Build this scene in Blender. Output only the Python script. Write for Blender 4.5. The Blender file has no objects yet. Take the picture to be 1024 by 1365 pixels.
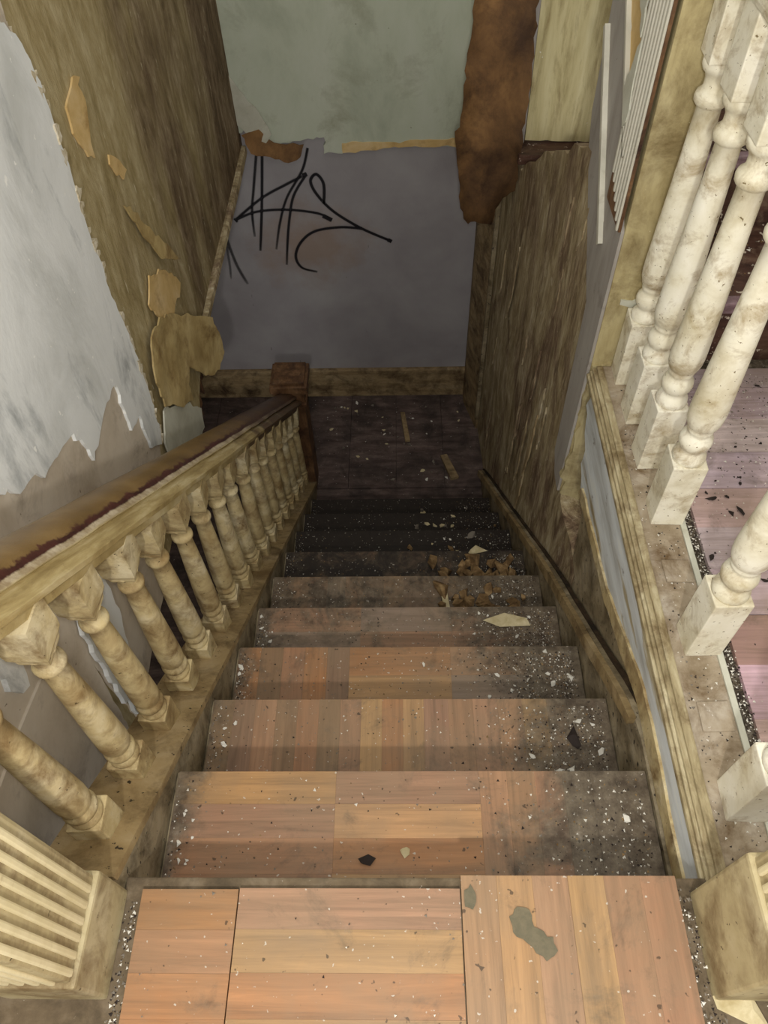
import bpy, bmesh, math, random
from mathutils import Vector, Matrix, noise as mnoise
from mathutils.geometry import delaunay_2d_cdt
random.seed(7)
S = bpy.context.scene
C = S.collection

# ------------------------------------------------------------------ camera
def make_camera():
    pi, ya, ro = math.radians(52.743), math.radians(-2.252), math.radians(-2.322)
    cp, sp, cy, sy = math.cos(pi), math.sin(pi), math.cos(ya), math.sin(ya)
    fw = Vector((sy*cp, cy*cp, -sp)); r = Vector((cy, -sy, 0)); u = r.cross(fw)
    c, s = math.cos(ro), math.sin(ro)
    r2 = c*r + s*u; u2 = -s*r + c*u
    cam = bpy.data.cameras.new('camera'); cam.sensor_fit = 'HORIZONTAL'; cam.sensor_width = 36
    cam.lens = 36*1016.77/1024; cam.clip_start = .02
    o = bpy.data.objects.new('camera', cam); C.objects.link(o)
    m = Matrix((r2, u2, -fw)).transposed().to_4x4(); m.translation = Vector((.4919, 0, 1.4393))
    o.matrix_world = m; S.camera = o
make_camera()
# ------------------------------------------------------------------ light
w = bpy.data.worlds.new('world'); S.world = w; w.use_nodes = True
w.node_tree.nodes['Background'].inputs[0].default_value = (1, .98, .96, 1)
w.node_tree.nodes['Background'].inputs[1].default_value = .85
def lamp(name, loc, watts, size, col):
    l = bpy.data.lights.new(name, 'POINT'); l.energy = watts; l.shadow_soft_size = size; l.color = col
    o = bpy.data.objects.new(name, l); C.objects.link(o); o.location = loc; return o
lamp('camera_flash', (.505, .0, 1.50), 27, .02, (1, .98, .94))
lamp('hall_lamp', (.48, -.62, 1.62), 66, .04, (1, .965, .91))
S.view_settings.view_transform = 'Standard'; S.view_settings.look = 'None'
S.view_settings.gamma = 1; S.view_settings.use_curve_mapping = False
S.view_settings.exposure = 0.18

RISE, RUN, Y0, W = .1995, .25, .299, .997
NS = 10
ZL = -NS*RISE                      # landing level
def nose(y): return -(y-Y0)*RISE/RUN

# ------------------------------------------------------------------ materials
def srgb(r, g, b):
    f = lambda v: (v/255/12.92) if v <= 10 else ((v/255+.055)/1.055)**2.4
    return (f(r), f(g), f(b), 1)
class N:
    def __init__(s, name):
        s.m = bpy.data.materials.new(name); s.m.use_nodes = True
        s.t = s.m.node_tree; s.b = s.t.nodes['Principled BSDF']
    def n(s, typ, **k):
        x = s.t.nodes.new(typ)
        for a, v in k.items(): setattr(x, a, v)
        return x
    def l(s, a, b): s.t.links.new(a, b)
    def pos(s): return s.n('ShaderNodeNewGeometry').outputs['Position']
    def mapped(s, vec, scale=(1,1,1), rot=(0,0,0), loc=(0,0,0)):
        x = s.n('ShaderNodeMapping'); s.l(vec, x.inputs[0])
        x.inputs['Scale'].default_value = scale; x.inputs['Rotation'].default_value = rot; x.inputs['Location'].default_value = loc
        return x.outputs[0]
    def noise(s, vec, scale=5, detail=6, rough=.6, dist=0):
        x = s.n('ShaderNodeTexNoise'); s.l(vec, x.inputs['Vector'])
        x.inputs['Scale'].default_value = scale; x.inputs['Detail'].default_value = detail
        x.inputs['Roughness'].default_value = rough; x.inputs['Distortion'].default_value = dist
        return x.outputs[0]
    def ramp(s, fac, stops, interp='LINEAR'):
        x = s.n('ShaderNodeValToRGB'); s.l(fac, x.inputs[0]); cr = x.color_ramp; cr.interpolation = interp
        while len(cr.elements) < len(stops): cr.elements.new(.5)
        for e, (p, c) in zip(cr.elements, stops):
            e.position = p; e.color = c if not isinstance(c, (int, float)) else (c, c, c, 1)
        return x.outputs[0]
    def mix(s, fac, a, b, mode='MIX'):
        x = s.n('ShaderNodeMix', data_type='RGBA', blend_type=mode)
        for v, i in ((fac, 0), (a, 6), (b, 7)):
            if hasattr(v, 'is_linked'): s.l(v, x.inputs[i])
            else: x.inputs[i].default_value = v
        return x.outputs[2]
    def math(s, op, a, b=0.0):
        x = s.n('ShaderNodeMath', operation=op)
        for v, i in ((a, 0), (b, 1)):
            if hasattr(v, 'is_linked'): s.l(v, x.inputs[i])
            else: x.inputs[i].default_value = v
        return x.outputs[0]
    def bump(s, h, strength=.3, dist=.004):
        x = s.n('ShaderNodeBump'); x.inputs['Strength'].default_value = strength; x.inputs['Distance'].default_value = dist
        s.l(h, x.inputs['Height']); s.l(x.outputs[0], s.b.inputs['Normal'])
    def done(s, col, rough=.7, spec=.3):
        if hasattr(col, 'is_linked'): s.l(col, s.b.inputs['Base Color'])
        else: s.b.inputs['Base Color'].default_value = col
        s.b.inputs['Roughness'].default_value = rough; s.b.inputs['Specular IOR Level'].default_value = spec
        return s.m

def weathered(name, cols, stretch=(1,1,1), scale=6, rot=(0,0,0), dirt=None, dirt_amt=.45, dirt_scale=9, fleck=None, fleck_at=.68,
              fleck_scale=60, rough=.75, bump=.35, bdist=.004, spread=(.3,.7), dist=.3, spec=.25, dstretch=(1,1,1)):
    k = N(name); p = k.pos()
    v = k.mapped(p, stretch, rot)
    n1 = k.noise(v, scale, 9, .65, dist)
    st = [(spread[0]+(spread[1]-spread[0])*i/max(1, len(cols)-1), c) for i, c in enumerate(cols)]
    col = k.ramp(n1, st)
    if dirt:
        d = k.ramp(k.noise(k.mapped(p, dstretch, rot, (3,1,7)), dirt_scale, 8, .7, .4), [(1-dirt_amt-.12, 0), (1-dirt_amt+.12, 1)])
        col = k.mix(d, col, dirt)
    if fleck:
        f = k.ramp(k.noise(p, fleck_scale, 3, .6), [(fleck_at, 0), (fleck_at+.03, 1)])
        col = k.mix(f, col, fleck)
    k.bump(n1, bump, bdist)
    return k.done(col, rough, spec)

M = {}
M['cream'] = weathered('cream_paint', [srgb(150,126,84), srgb(190,172,128), srgb(212,200,166)], scale=9, dirt=srgb(116,92,58), dirt_amt=.43, dirt_scale=14, fleck=srgb(84,68,44), fleck_at=.68, fleck_scale=95, rough=.55, bump=.4, bdist=.002)
M['cream_white'] = weathered('cream_white_paint', [srgb(190,178,145), srgb(224,218,196), srgb(236,232,216)], scale=8, dirt=srgb(150,128,88), dirt_amt=.38, dirt_scale=16, fleck=srgb(120,104,72), fleck_at=.67, fleck_scale=110, rough=.45, bump=.35, bdist=.002)
M['newel'] = weathered('newel_paint', [srgb(140,124,92), srgb(176,162,124), srgb(192,180,146)], scale=7, dirt=srgb(112,92,62), dirt_amt=.42, dirt_scale=10, fleck=srgb(70,58,38), fleck_at=.68, fleck_scale=60, rough=.6)
M['reed'] = weathered('reed_paint', [srgb(205,192,150), srgb(226,214,176)], scale=12, dirt=srgb(150,128,86), dirt_amt=.3, rough=.5, bump=.2)
M['cap_wood'] = weathered('stringer_cap', [srgb(120,98,64), srgb(160,138,98), srgb(178,158,122)], scale=7, dirt=srgb(92,74,48), dirt_amt=.42, fleck=srgb(60,50,36), fleck_at=.66, rough=.7)
M['stringer'] = weathered('stringer_grime', [srgb(118,104,78), srgb(150,136,108), srgb(172,160,136)], scale=6, dirt=srgb(80,68,48), dirt_amt=.45, fleck=srgb(50,44,36), fleck_at=.65)
M['floor_grime'] = weathered('floor_grime', [srgb(82,70,54), srgb(108,94,74), srgb(132,118,98)], scale=14, dirt=srgb(62,54,42), dirt_amt=.4, fleck=srgb(170,160,144), fleck_at=.70, fleck_scale=90, rough=.9)
M['riser'] = weathered('riser_grime', [srgb(52,40,28), srgb(96,76,54)], scale=9, dirt=srgb(34,28,22), dirt_amt=.5)
M['white_plaster'] = weathered('white_plaster', [srgb(196,198,194), srgb(226,228,226), srgb(236,238,236)], stretch=(1,1.4,.7), scale=3, dirt=srgb(128,134,136), dirt_amt=.33, dirt_scale=4.5, fleck=srgb(245,245,240), fleck_at=.68, fleck_scale=26, rough=.42, bump=.5, bdist=.008, dstretch=(1,1.8,.6), spec=.4)
M['beige_plaster'] = weathered('beige_plaster', [srgb(170,156,136), srgb(196,184,166), srgb(206,196,180)], scale=4, dirt=srgb(150,138,124), dirt_amt=.35, fleck=srgb(120,108,92), fleck_at=.7, fleck_scale=40, rough=.8, bump=.2)
M['plaster_edge'] = weathered('plaster_edge', [srgb(150,132,98), srgb(200,188,160), srgb(226,220,206)], scale=45, rough=.9, bump=.8)
def brown_wall():
    k = N('stripped_wall'); p = k.pos()
    n0 = k.noise(k.mapped(p, (2.2, 2.2, .8), (.14, 0, 0)), 5, 12, .7, .8)
    n3 = k.noise(k.mapped(p, (4, 4, 1.4), (.14, 0, 0)), 10, 8, .7, .4)
    n1 = k.math('ADD', k.math('MULTIPLY', n0, .65), k.math('MULTIPLY', n3, .35))
    n2 = k.noise(k.mapped(p, (1, 1.3, .5)), 2.2, 6, .6, .4)
    sep = k.n('ShaderNodeSeparateXYZ'); k.l(p, sep.inputs[0])
    g = k.math('MULTIPLY', k.math('SUBTRACT', sep.outputs[1], 2.45), .75)       # darker towards the corner: staining plus painted-in dimming of the light
    m = k.math('ADD', k.math('MULTIPLY', k.math('SUBTRACT', n2, .5), 2.4), g)
    m = k.ramp(k.math('ADD', m, .5), [(.15, 0), (.85, 1)])
    a = k.ramp(n1, [(.34, srgb(126,110,72)), (.48, srgb(160,144,104)), (.62, srgb(186,172,136))])
    b = k.ramp(n1, [(.34, srgb(72,58,42)), (.48, srgb(108,90,68)), (.58, srgb(138,120,96)), (.66, srgb(176,162,138))])
    col = k.mix(m, a, b)
    sl = k.ramp(k.noise(k.mapped(p, (6,6,.9), (.14,0,0), (5,5,5)), 12, 4, .6), [(.66, 0), (.69, 1)])
    col = k.mix(sl, col, srgb(200,190,162))
    k.bump(n1, .6, .012); return k.done(col, .85, .15)
M['brown_wall'] = brown_wall()
def scraped():
    k = N('scraped_wall'); p = k.pos()
    n1 = k.noise(k.mapped(p, (2.0, 2.0, .6), (.17, 0, 0)), 5, 13, .72, 1.3)
    n3 = k.noise(k.mapped(p, (5, 5, 1.0), (.17, 0, 0)), 10, 8, .7, .6)
    n2 = k.noise(k.mapped(p, (1,1.1,.55), (.17,0,0)), 3.0, 9, .66, 1.0)
    n1 = k.math('ADD', k.math('MULTIPLY', n1, .65), k.math('MULTIPLY', n3, .35))
    a = k.ramp(n1, [(.36, srgb(112,94,66)), (.47, srgb(158,140,106)), (.55, srgb(186,170,136)), (.64, srgb(212,202,174))])
    b = k.ramp(n1, [(.36, srgb(76,60,47)), (.5, srgb(128,106,84)), (.58, srgb(166,146,118)), (.66, srgb(204,190,164))])
    col = k.mix(k.ramp(n2, [(.48, 0), (.60, 1)]), a, b)
    crumb = k.ramp(k.noise(k.mapped(p, (2,2,.9), (.17,0,0), (4,4,4)), 14, 8, .7, .8), [(.63, 0), (.67, .9)])
    col = k.mix(crumb, col, srgb(196,184,156))
    k.bump(n1, 1.0, .02); return k.done(col, .85, .2)
M['scraped'] = scraped()
M['sliver'] = weathered('pale_sliver', [srgb(120,98,66), srgb(168,148,112), srgb(196,182,150)], stretch=(5,5,.6), scale=6, rough=.8)
M['green_wall'] = weathered('green_wallpaper', [srgb(164,170,150), srgb(186,192,172), srgb(196,200,184)], stretch=(1.5,1.5,.8), scale=2.6, dirt=srgb(150,150,128), dirt_amt=.36, dirt_scale=3.5, fleck=srgb(120,120,100), fleck_at=.74, fleck_scale=30, rough=.7, bump=.25)
def grey_wall():
    k = N('graffiti_wall'); p = k.pos()
    n1 = k.noise(p, 3, 6, .55, .2)
    col = k.ramp(n1, [(.3, srgb(144,139,141)), (.55, srgb(160,156,157)), (.75, srgb(170,167,167))])
    # rusty water stain with its own outline
    sub = k.n('ShaderNodeVectorMath', operation='SUBTRACT'); k.l(p, sub.inputs[0]); sub.inputs[1].default_value = (.02, 3.56, -.92)
    sc = k.n('ShaderNodeVectorMath', operation='MULTIPLY'); k.l(sub.outputs[0], sc.inputs[0]); sc.inputs[1].default_value = (2.4, 0, 3.2)
    ln = k.n('ShaderNodeVectorMath', operation='LENGTH'); k.l(sc.outputs[0], ln.inputs[0])
    st = k.math('ADD', ln.outputs['Value'], k.math('MULTIPLY', k.math('SUBTRACT', k.noise(p, 7, 6, .65), .5), 1.6))
    col = k.mix(k.ramp(st, [(.2, .55), (.9, 0)]), col, srgb(146,118,92))
    col = k.mix(k.ramp(k.noise(k.mapped(p, (1,1,.4)), 22, 3, .5), [(.74, 0), (.78, .8)]), col, srgb(84,74,70))
    k.bump(n1, .15, .004); return k.done(col, .6, .3)
M['grey_wall'] = grey_wall()
M['base_tan'] = weathered('baseboard_paint', [srgb(118,98,70), srgb(156,134,98), srgb(174,154,118)], stretch=(.6,1,3), scale=8, dirt=srgb(70,54,38), dirt_amt=.45, rough=.7)
M['landing'] = weathered('landing_boards', [srgb(64,52,48), srgb(94,79,73), srgb(120,104,96)], stretch=(1,4,1), scale=6, dirt=srgb(54,47,43), dirt_amt=.45, dirt_scale=5, fleck=srgb(150,142,130), fleck_at=.70, fleck_scale=48, rough=.85)
M['dark_wood'] = weathered('dark_wood', [srgb(40,24,20), srgb(66,42,34), srgb(86,60,48)], stretch=(1,3,3), scale=6, dirt=srgb(30,22,20), dirt_amt=.4, rough=.5)
M['brown_newel'] = weathered('brown_stained_newel', [srgb(70,48,34), srgb(110,80,54), srgb(140,108,76)], stretch=(3,3,.8), scale=8, dirt=srgb(50,34,28), dirt_amt=.45, rough=.5)
M['dark_step'] = weathered('dark_step', [srgb(46,30,26), srgb(82,58,48), srgb(112,86,72)], stretch=(1,3,3), scale=7, dirt=srgb(140,122,100), dirt_amt=.34, dirt_scale=11, fleck=srgb(200,188,170), fleck_at=.64, fleck_scale=48, rough=.45)
M['step_edge'] = weathered('step_edge', [srgb(96,70,74), srgb(150,124,130), srgb(190,170,176)], stretch=(1,4,4), scale=10, dirt=srgb(60,40,36), dirt_amt=.4, rough=.35, spec=.5)
M['yellow_paint'] = weathered('yellow_paint', [srgb(166,152,104), srgb(206,194,146), srgb(220,210,166)], stretch=(5,5,.5), scale=4, dirt=srgb(128,106,64), dirt_amt=.38, dirt_scale=6, fleck=srgb(232,230,214), fleck_at=.73, fleck_scale=24, rough=.5, dstretch=(3,3,.5))
M['olive_paint'] = weathered('olive_paint', [srgb(142,128,88), srgb(174,160,118), srgb(190,178,138)], stretch=(3,3,.6), scale=6, dirt=srgb(116,100,66), dirt_amt=.42, dirt_scale=8, fleck=srgb(214,206,170), fleck_at=.70, fleck_scale=60, rough=.6)
M['grey_board'] = weathered('grey_board', [srgb(138,132,124), srgb(162,156,148), srgb(174,170,162)], stretch=(2,2,.4), scale=5, dirt=srgb(112,104,94), dirt_amt=.3, fleck=srgb(70,60,50), fleck_at=.72, fleck_scale=70, rough=.6, bump=.2)
M['pale_board'] = weathered('pale_board', [srgb(176,172,156), srgb(206,202,186)], stretch=(2,2,.4), scale=5, dirt=srgb(140,130,108), dirt_amt=.3, rough=.6, bump=.2)
M['peach'] = weathered('peach_paper', [srgb(186,154,96), srgb(206,176,120), srgb(220,196,150)], scale=8, dirt=srgb(150,116,66), dirt_amt=.35, rough=.75)
M['tan_paper'] = weathered('tan_paper', [srgb(146,122,76), srgb(178,156,106), srgb(200,180,132)], scale=6, dirt=srgb(118,92,52), dirt_amt=.4, rough=.75, bump=.5, bdist=.01)
M['brown_paper'] = weathered('brown_paper', [srgb(82,60,40), srgb(124,92,58), srgb(156,118,74)], stretch=(1.4,1.4,.8), scale=4, dirt=srgb(60,42,30), dirt_amt=.40, dirt_scale=5, rough=.7, bump=.5, bdist=.01)
M['paper_white'] = weathered('pale_paper', [srgb(176,174,156), srgb(206,206,190)], scale=8, dirt=srgb(146,138,112), dirt_amt=.3, rough=.7)
def fascia():
    k = N('fascia_paint'); p = k.pos()
    n1 = k.noise(k.mapped(p, (4, .7, 4)), 5, 8, .6, .3)
    col = k.ramp(n1, [(.3, srgb(160,160,154)), (.45, srgb(194,197,196)), (.6, srgb(214,219,220)), (.72, srgb(226,226,216))])
    w = k.ramp(k.noise(k.mapped(p, (5, .55, 5), (0,0,0), (2,3,4)), 4, 6, .6), [(.56, 0), (.62, .9)])
    col = k.mix(w, col, k.ramp(n1, [(.35, srgb(132,116,78)), (.65, srgb(188,174,134))]))
    d = k.ramp(k.noise(p, 13, 7, .7), [(.62, 0), (.70, .8)]); col = k.mix(d, col, srgb(92,78,58))
    k.bump(n1, .3, .004); return k.done(col, .55, .3)
M['fascia'] = fascia()
M['moulding'] = weathered('moulding_wood', [srgb(112,98,70), srgb(162,148,114), srgb(198,188,156)], stretch=(6,1.2,6), scale=7, dirt=srgb(90,66,34), dirt_amt=.4, dirt_scale=12, rough=.6, bump=.6)
M['plate'] = weathered('base_plate', [srgb(124,108,84), srgb(160,146,124), srgb(186,176,160)], scale=9, dirt=srgb(96,74,46), dirt_amt=.42, dirt_scale=10, fleck=srgb(220,214,204), fleck_at=.70, fleck_scale=60, rough=.8, bump=.6)
def plank(name, axis):
    # wood strip tinted by the object's colour; dirt lies where nobody steps and on the lower steps
    k = N(name); p = k.pos(); oi = k.n('ShaderNodeObjectInfo')
    st = (14, 14, 1); st = (1.2, 22, 22) if axis == 'x' else (22, 1.2, 22)
    off = k.n('ShaderNodeVectorMath', operation='ADD'); k.l(p, off.inputs[0])
    cmb = k.n('ShaderNodeCombineXYZ'); k.l(k.math('MULTIPLY', oi.outputs['Random'], 37.0), cmb.inputs[2]); k.l(cmb.outputs[0], off.inputs[1])
    g = k.noise(k.mapped(off.outputs[0], st), 2.2, 9, .7, .6)
    gm = k.ramp(g, [(.3, .50), (.47, .88), (.58, 1.08), (.70, 1.35)])
    col = k.mix(1.0, oi.outputs['Color'], gm, 'MULTIPLY')
    col = k.mix(k.ramp(k.noise(p, 3.5, 7, .65, .3), [(.35, .22), (.65, .70)]), col, srgb(140,119,94))
    sep = k.n('ShaderNodeSeparateXYZ'); k.l(p, sep.inputs[0])
    n2 = k.noise(p, 6.5, 9, .72, .4)
    gx = k.math('MULTIPLY', k.math('MAXIMUM', k.math('SUBTRACT', sep.outputs[0], .62), 0), 1.05)
    gz = k.math('MULTIPLY', k.math('MAXIMUM', k.math('SUBTRACT', -.62, sep.outputs[2]), 0), .45)
    gx = k.math('ADD', gx, k.math('MULTIPLY', k.math('MAXIMUM', k.math('SUBTRACT', .10, sep.outputs[0]), 0), 2.6))
    lowm = k.math('MULTIPLY', k.math('LESS_THAN', sep.outputs[0], 1.05), k.math('LESS_THAN', sep.outputs[2], -.1))
    s = k.math('ADD', n2, k.math('MULTIPLY', k.math('ADD', gx, gz), lowm))
    col = k.mix(k.ramp(s, [(.54, 0), (.74, .88)]), col, k.ramp(k.noise(p, 30, 5, .7), [(.35, srgb(58,50,40)), (.6, srgb(106,96,80)), (.75, srgb(140,132,118))]))
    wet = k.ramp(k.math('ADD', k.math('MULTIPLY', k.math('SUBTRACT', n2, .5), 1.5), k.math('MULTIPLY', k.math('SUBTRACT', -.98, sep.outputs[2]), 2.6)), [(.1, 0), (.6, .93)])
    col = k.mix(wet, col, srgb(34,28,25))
    fl = k.ramp(k.noise(p, 95, 2, .5), [(.70, 0), (.73, .8)]); col = k.mix(fl, col, srgb(190,182,168))
    fd = k.ramp(k.noise(k.mapped(p, (1,1,1), (0,0,0), (9,9,9)), 60, 2, .5), [(.70, 0), (.73, .7)]); col = k.mix(fd, col, srgb(44,36,28))
    k.bump(g, .15, .002); return k.done(col, .5, .3)
M['plank_x'] = plank('plank_grain_across', 'x'); M['plank_y'] = plank('plank_grain_along', 'y')
M['grit_edge'] = weathered('gritty_floor_edge', [srgb(60,52,42), srgb(104,94,78), srgb(150,142,128)], scale=60, dirt=srgb(46,38,30), dirt_amt=.45, dirt_scale=30, fleck=srgb(190,182,168), fleck_at=.69, fleck_scale=90, rough=.9, bump=.8)
def rail():
    k = N('handrail_worn'); uv = k.n('ShaderNodeUVMap').outputs[0]; p = k.pos()
    sep = k.n('ShaderNodeSeparateXYZ'); k.l(uv, sep.inputs[0])
    n1 = k.noise(k.mapped(p, (1,1,1)), 22, 8, .75, .3); n0 = k.noise(p, 7, 7, .6)
    v = k.math('ADD', sep.outputs[1], k.math('MULTIPLY', k.math('SUBTRACT', n1, .5), .22))
    brown = k.ramp(n0, [(.3, srgb(92,70,38)), (.55, srgb(122,96,56)), (.75, srgb(140,114,72))])
    red = k.ramp(n1, [(.35, srgb(44,20,16)), (.65, srgb(84,44,36))])
    cream = k.ramp(k.noise(k.mapped(p, (8,.8,.8)), 7, 8, .65, .3), [(.3, srgb(128,106,62)), (.5, srgb(172,152,104)), (.72, srgb(206,192,152))])
    cream = k.mix(k.ramp(n1, [(.60, 0), (.70, .7)]), cream, srgb(104,82,46))
    pale = k.ramp(n1, [(.4, srgb(150,130,98)), (.6, srgb(196,182,156))])
    col = k.mix(k.ramp(v, [(.43, 0), (.45, 1)]), brown, red)
    v2 = k.math('ADD', sep.outputs[1], k.math('MULTIPLY', k.math('SUBTRACT', n1, .5), .09))
    col = k.mix(k.ramp(v2, [(.50, 0), (.52, 1)]), col, pale)
    col = k.mix(k.ramp(v2, [(.555, 0), (.585, 1)]), col, cream)
    # darker brown mixed in towards the foot of the rail
    sy = k.n('ShaderNodeSeparateXYZ'); k.l(p, sy.inputs[0])
    bare = k.ramp(k.math('ADD', k.math('MULTIPLY', k.math('SUBTRACT', sy.outputs[1], 1.35), .8), k.math('MULTIPLY', k.math('SUBTRACT', n0, .5), 1.8)), [(.25, 0), (.6, .88)])
    col = k.mix(bare, col, k.ramp(n0, [(.3, srgb(50,32,26)), (.7, srgb(86,60,44))]))
    k.bump(n1, .35, .004); return k.done(col, .42, .4)
M['rail'] = rail()
def flat(name, c, rough=.8): return N(name).done(c, rough, .25)
M['chip_white'] = flat('plaster_white_chip', srgb(216,212,200)); M['chip_dark'] = flat('dark_chip', srgb(44,36,32))
M['chip_brown'] = weathered('brown_chunk', [srgb(84,64,42), srgb(128,102,68), srgb(172,146,104)], scale=30, rough=.9, bump=.6)
M['chip_tan'] = weathered('tan_chip', [srgb(176,160,118), srgb(208,196,160)], scale=40, rough=.85)
M['chip_grey'] = flat('grey_chip', srgb(120,112,100))
M['stain'] = weathered('slate_scrap', [srgb(92,88,70), srgb(118,108,86)], scale=50, rough=.7)
def graf():
    k = N('black_spray_paint'); a = k.n('ShaderNodeAttribute'); a.attribute_name = 'dens'
    tr = k.n('ShaderNodeBsdfTransparent'); mx = k.n('ShaderNodeMixShader')
    d = k.math('ADD', a.outputs['Fac'], k.math('MULTIPLY', k.math('SUBTRACT', k.noise(k.pos(), 260, 2, .6), .5), .5))
    k.l(k.ramp(d, [(.2, 0), (.85, .92)]), mx.inputs[0]); k.l(tr.outputs[0], mx.inputs[1]); k.l(k.b.outputs[0], mx.inputs[2])
    out = k.t.nodes['Material Output']; k.l(mx.outputs[0], out.inputs[0])
    return k.done(srgb(30,28,32), .5, .3)
M['spray'] = graf()

# ------------------------------------------------------------------ mesh helpers
def obj(name, bm, mat, parent=None, smooth=False):
    bmesh.ops.recalc_face_normals(bm, faces=bm.faces[:])
    me = bpy.data.meshes.new(name); bm.to_mesh(me); bm.free()
    for m in (mat if isinstance(mat, (list, tuple)) else [mat]): me.materials.append(M[m] if isinstance(m, str) else m)
    if smooth:
        for f in me.polygons: f.use_smooth = True
    o = bpy.data.objects.new(name, me); C.objects.link(o)
    if parent: o.parent = parent
    return o
def box(bm, x0, x1, y0, y1, z0, z1, bev=0):
    vs = [bm.verts.new((x, y, z)) for x in (x0, x1) for y in (y0, y1) for z in (z0, z1)]
    q = [(0,1,3,2),(4,6,7,5),(0,4,5,1),(2,3,7,6),(0,2,6,4),(1,5,7,3)]
    fs = [bm.faces.new([vs[i] for i in f]) for f in q]
    if bev:
        es = list({e for f in fs for e in f.edges})
        bmesh.ops.bevel(bm, geom=es, offset=bev, segments=2, affect='EDGES', profile=.6)
    return vs
def boxobj(name, mat, parent, *a, bev=0):
    bm = bmesh.new(); box(bm, *a, bev=bev); return obj(name, bm, mat, parent)
def struct(o): o['kind'] = 'structure'; return o
def tag(o, label, cat, group=None):
    o['label'] = label; o['category'] = cat
    if group: o['group'] = group
    return o
def empty(name, loc=(0,0,0)):
    e = bpy.data.objects.new(name, None); C.objects.link(e); e.location = loc; e.empty_display_size = .05; return e
def part(o, parent):          # parent an object whose mesh is in world coordinates
    o.parent = parent
    if parent.type == 'EMPTY': o.matrix_parent_inverse = Matrix.Translation(-parent.location)
    return o
def rough(pts, amp=.01, step=.05, closed=True, skip=lambda a, b: False, seed=0):
    rnd = random.Random(seed); out = []; n = len(pts)
    for i in range(n if closed else n-1):
        a, b = pts[i], pts[(i+1) % n]; out.append(a)
        L = math.dist(a, b); k = int(L/step)
        if k < 1 or skip(a, b): continue
        nx, ny = -(b[1]-a[1])/L, (b[0]-a[0])/L
        for j in range(1, k+1):
            t = j/(k+1) + rnd.uniform(-.25, .25)/(k+1); d = rnd.gauss(0, 1)*amp
            out.append((a[0]+(b[0]-a[0])*t+nx*d, a[1]+(b[1]-a[1])*t+ny*d))
    if not closed: out.append(pts[-1])
    return out
def sheet(pts, fn, t, bm=None, cuts=0, disp=None):
    """a plate with outline pts (u, v); fn(u, v, d) gives the point at depth d (0 front, t back)"""
    bm = bm or bmesh.new(); n = len(pts); vs = [Vector(p) for p in pts]
    if cuts:                                     # inner points so that the sheet can bend
        us = [p[0] for p in pts]; ws = [p[1] for p in pts]; h = max(.012, max(max(us)-min(us), max(ws)-min(ws))/(7*cuts))
        for i in range(1, int((max(us)-min(us))/h)+1):
            for j in range(1, int((max(ws)-min(ws))/h)+1): vs.append(Vector((min(us)+i*h+(j % 2)*h*.4, min(ws)+j*h)))
    vo, _, fo_, _, _, _ = delaunay_2d_cdt(vs, [], [list(range(n))], 1, 1e-5)
    used = sorted({i for f in fo_ for i in f}); mp = {i: bm.verts.new(fn(vo[i].x, vo[i].y, 0)) for i in used}
    for f in fo_:
        try: bm.faces.new([mp[i] for i in f])
        except ValueError: pass
    ext = bmesh.ops.extrude_face_region(bm, geom=bm.faces[:])
    new = [v for v in ext['geom'] if isinstance(v, bmesh.types.BMVert)]
    dv = Vector(fn(0, 0, t)) - Vector(fn(0, 0, 0))
    for v in new: v.co += dv
    if disp:
        for v in bm.verts: v.co += disp(v.co)
    return bm
FX = lambda x: (lambda u, v, d: (x+d, u, v))     # plate facing +-x, u = y, v = z
FY = lambda y: (lambda u, v, d: (u, y+d, v))     # plate facing +-y, u = x, v = z
def lathe(bm, prof, seg=20, cx=0, cy=0):
    rings = []
    for z, r in prof:
        rings.append([bm.verts.new((cx+r*math.cos(2*math.pi*i/seg), cy+r*math.sin(2*math.pi*i/seg), z)) for i in range(seg)])
    for a, b in zip(rings, rings[1:]):
        for i in range(seg):
            f = bm.faces.new((a[i], a[(i+1) % seg], b[(i+1) % seg], b[i])); f.smooth = True
    bm.faces.new(rings[0][::-1]); bm.faces.new(rings[-1])
def wobble(bm, amp, sc=9, seed=0):
    for v in bm.verts: v.co += mnoise.noise_vector(v.co*sc + Vector((seed, seed*2.3, 0)))*amp

# ================================================================== THE SETTING
# upper hall floor ---------------------------------------------------
fl = boxobj('floor', 'floor_grime', None, -.25, 2.3, -1.3, Y0-.024, -.26, -.012); struct(fl)
bm = bmesh.new(); box(bm, 1.135, 2.3, Y0-.024, 1.70, -.26, -.012); part(obj('floor_slab', bm, 'grit_edge'), fl); 
TONES = {'o': (166,114,70), 'y': (176,136,88), 'p': (162,122,92), 'r': (156,112,80), 'g': (142,126,110), 'b': (134,104,78), 'l': (200,182,190), 'm': (194,164,168), 'd': (112,88,72), 'k': (166,128,122)}
def strip(parent, axis, x0, x1, y0, y1, z0, z1, tone, j=0):
    bm = bmesh.new(); g = .00006; dz = random.uniform(-.0005, .0005)
    box(bm, x0+g, x1-g, y0+g, y1-g, z0, z1+dz, bev=.0003)
    o = obj('plank', bm, 'plank_'+axis); 
    c = TONES[tone]; f = random.uniform(.95, 1.05)
    o.color = srgb(min(255, c[0]*f), min(255, c[1]*f*random.uniform(.98,1.02)), min(255, c[2]*f*random.uniform(.95,1.05)))
    return part(o, parent) if parent else o
def tile(parent, axis, x0, x1, y0, y1, z0, z1, tones):
    n = len(tones)
    for i, t in enumerate(tones):
        if axis == 'x': strip(parent, axis, x0, x1, y0+(y1-y0)*i/n, y0+(y1-y0)*(i+1)/n, z0, z1, t)
        else: strip(parent, axis, x0+(x1-x0)*i/n, x0+(x1-x0)*(i+1)/n, y0, y1, z0, z1, t)
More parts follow.
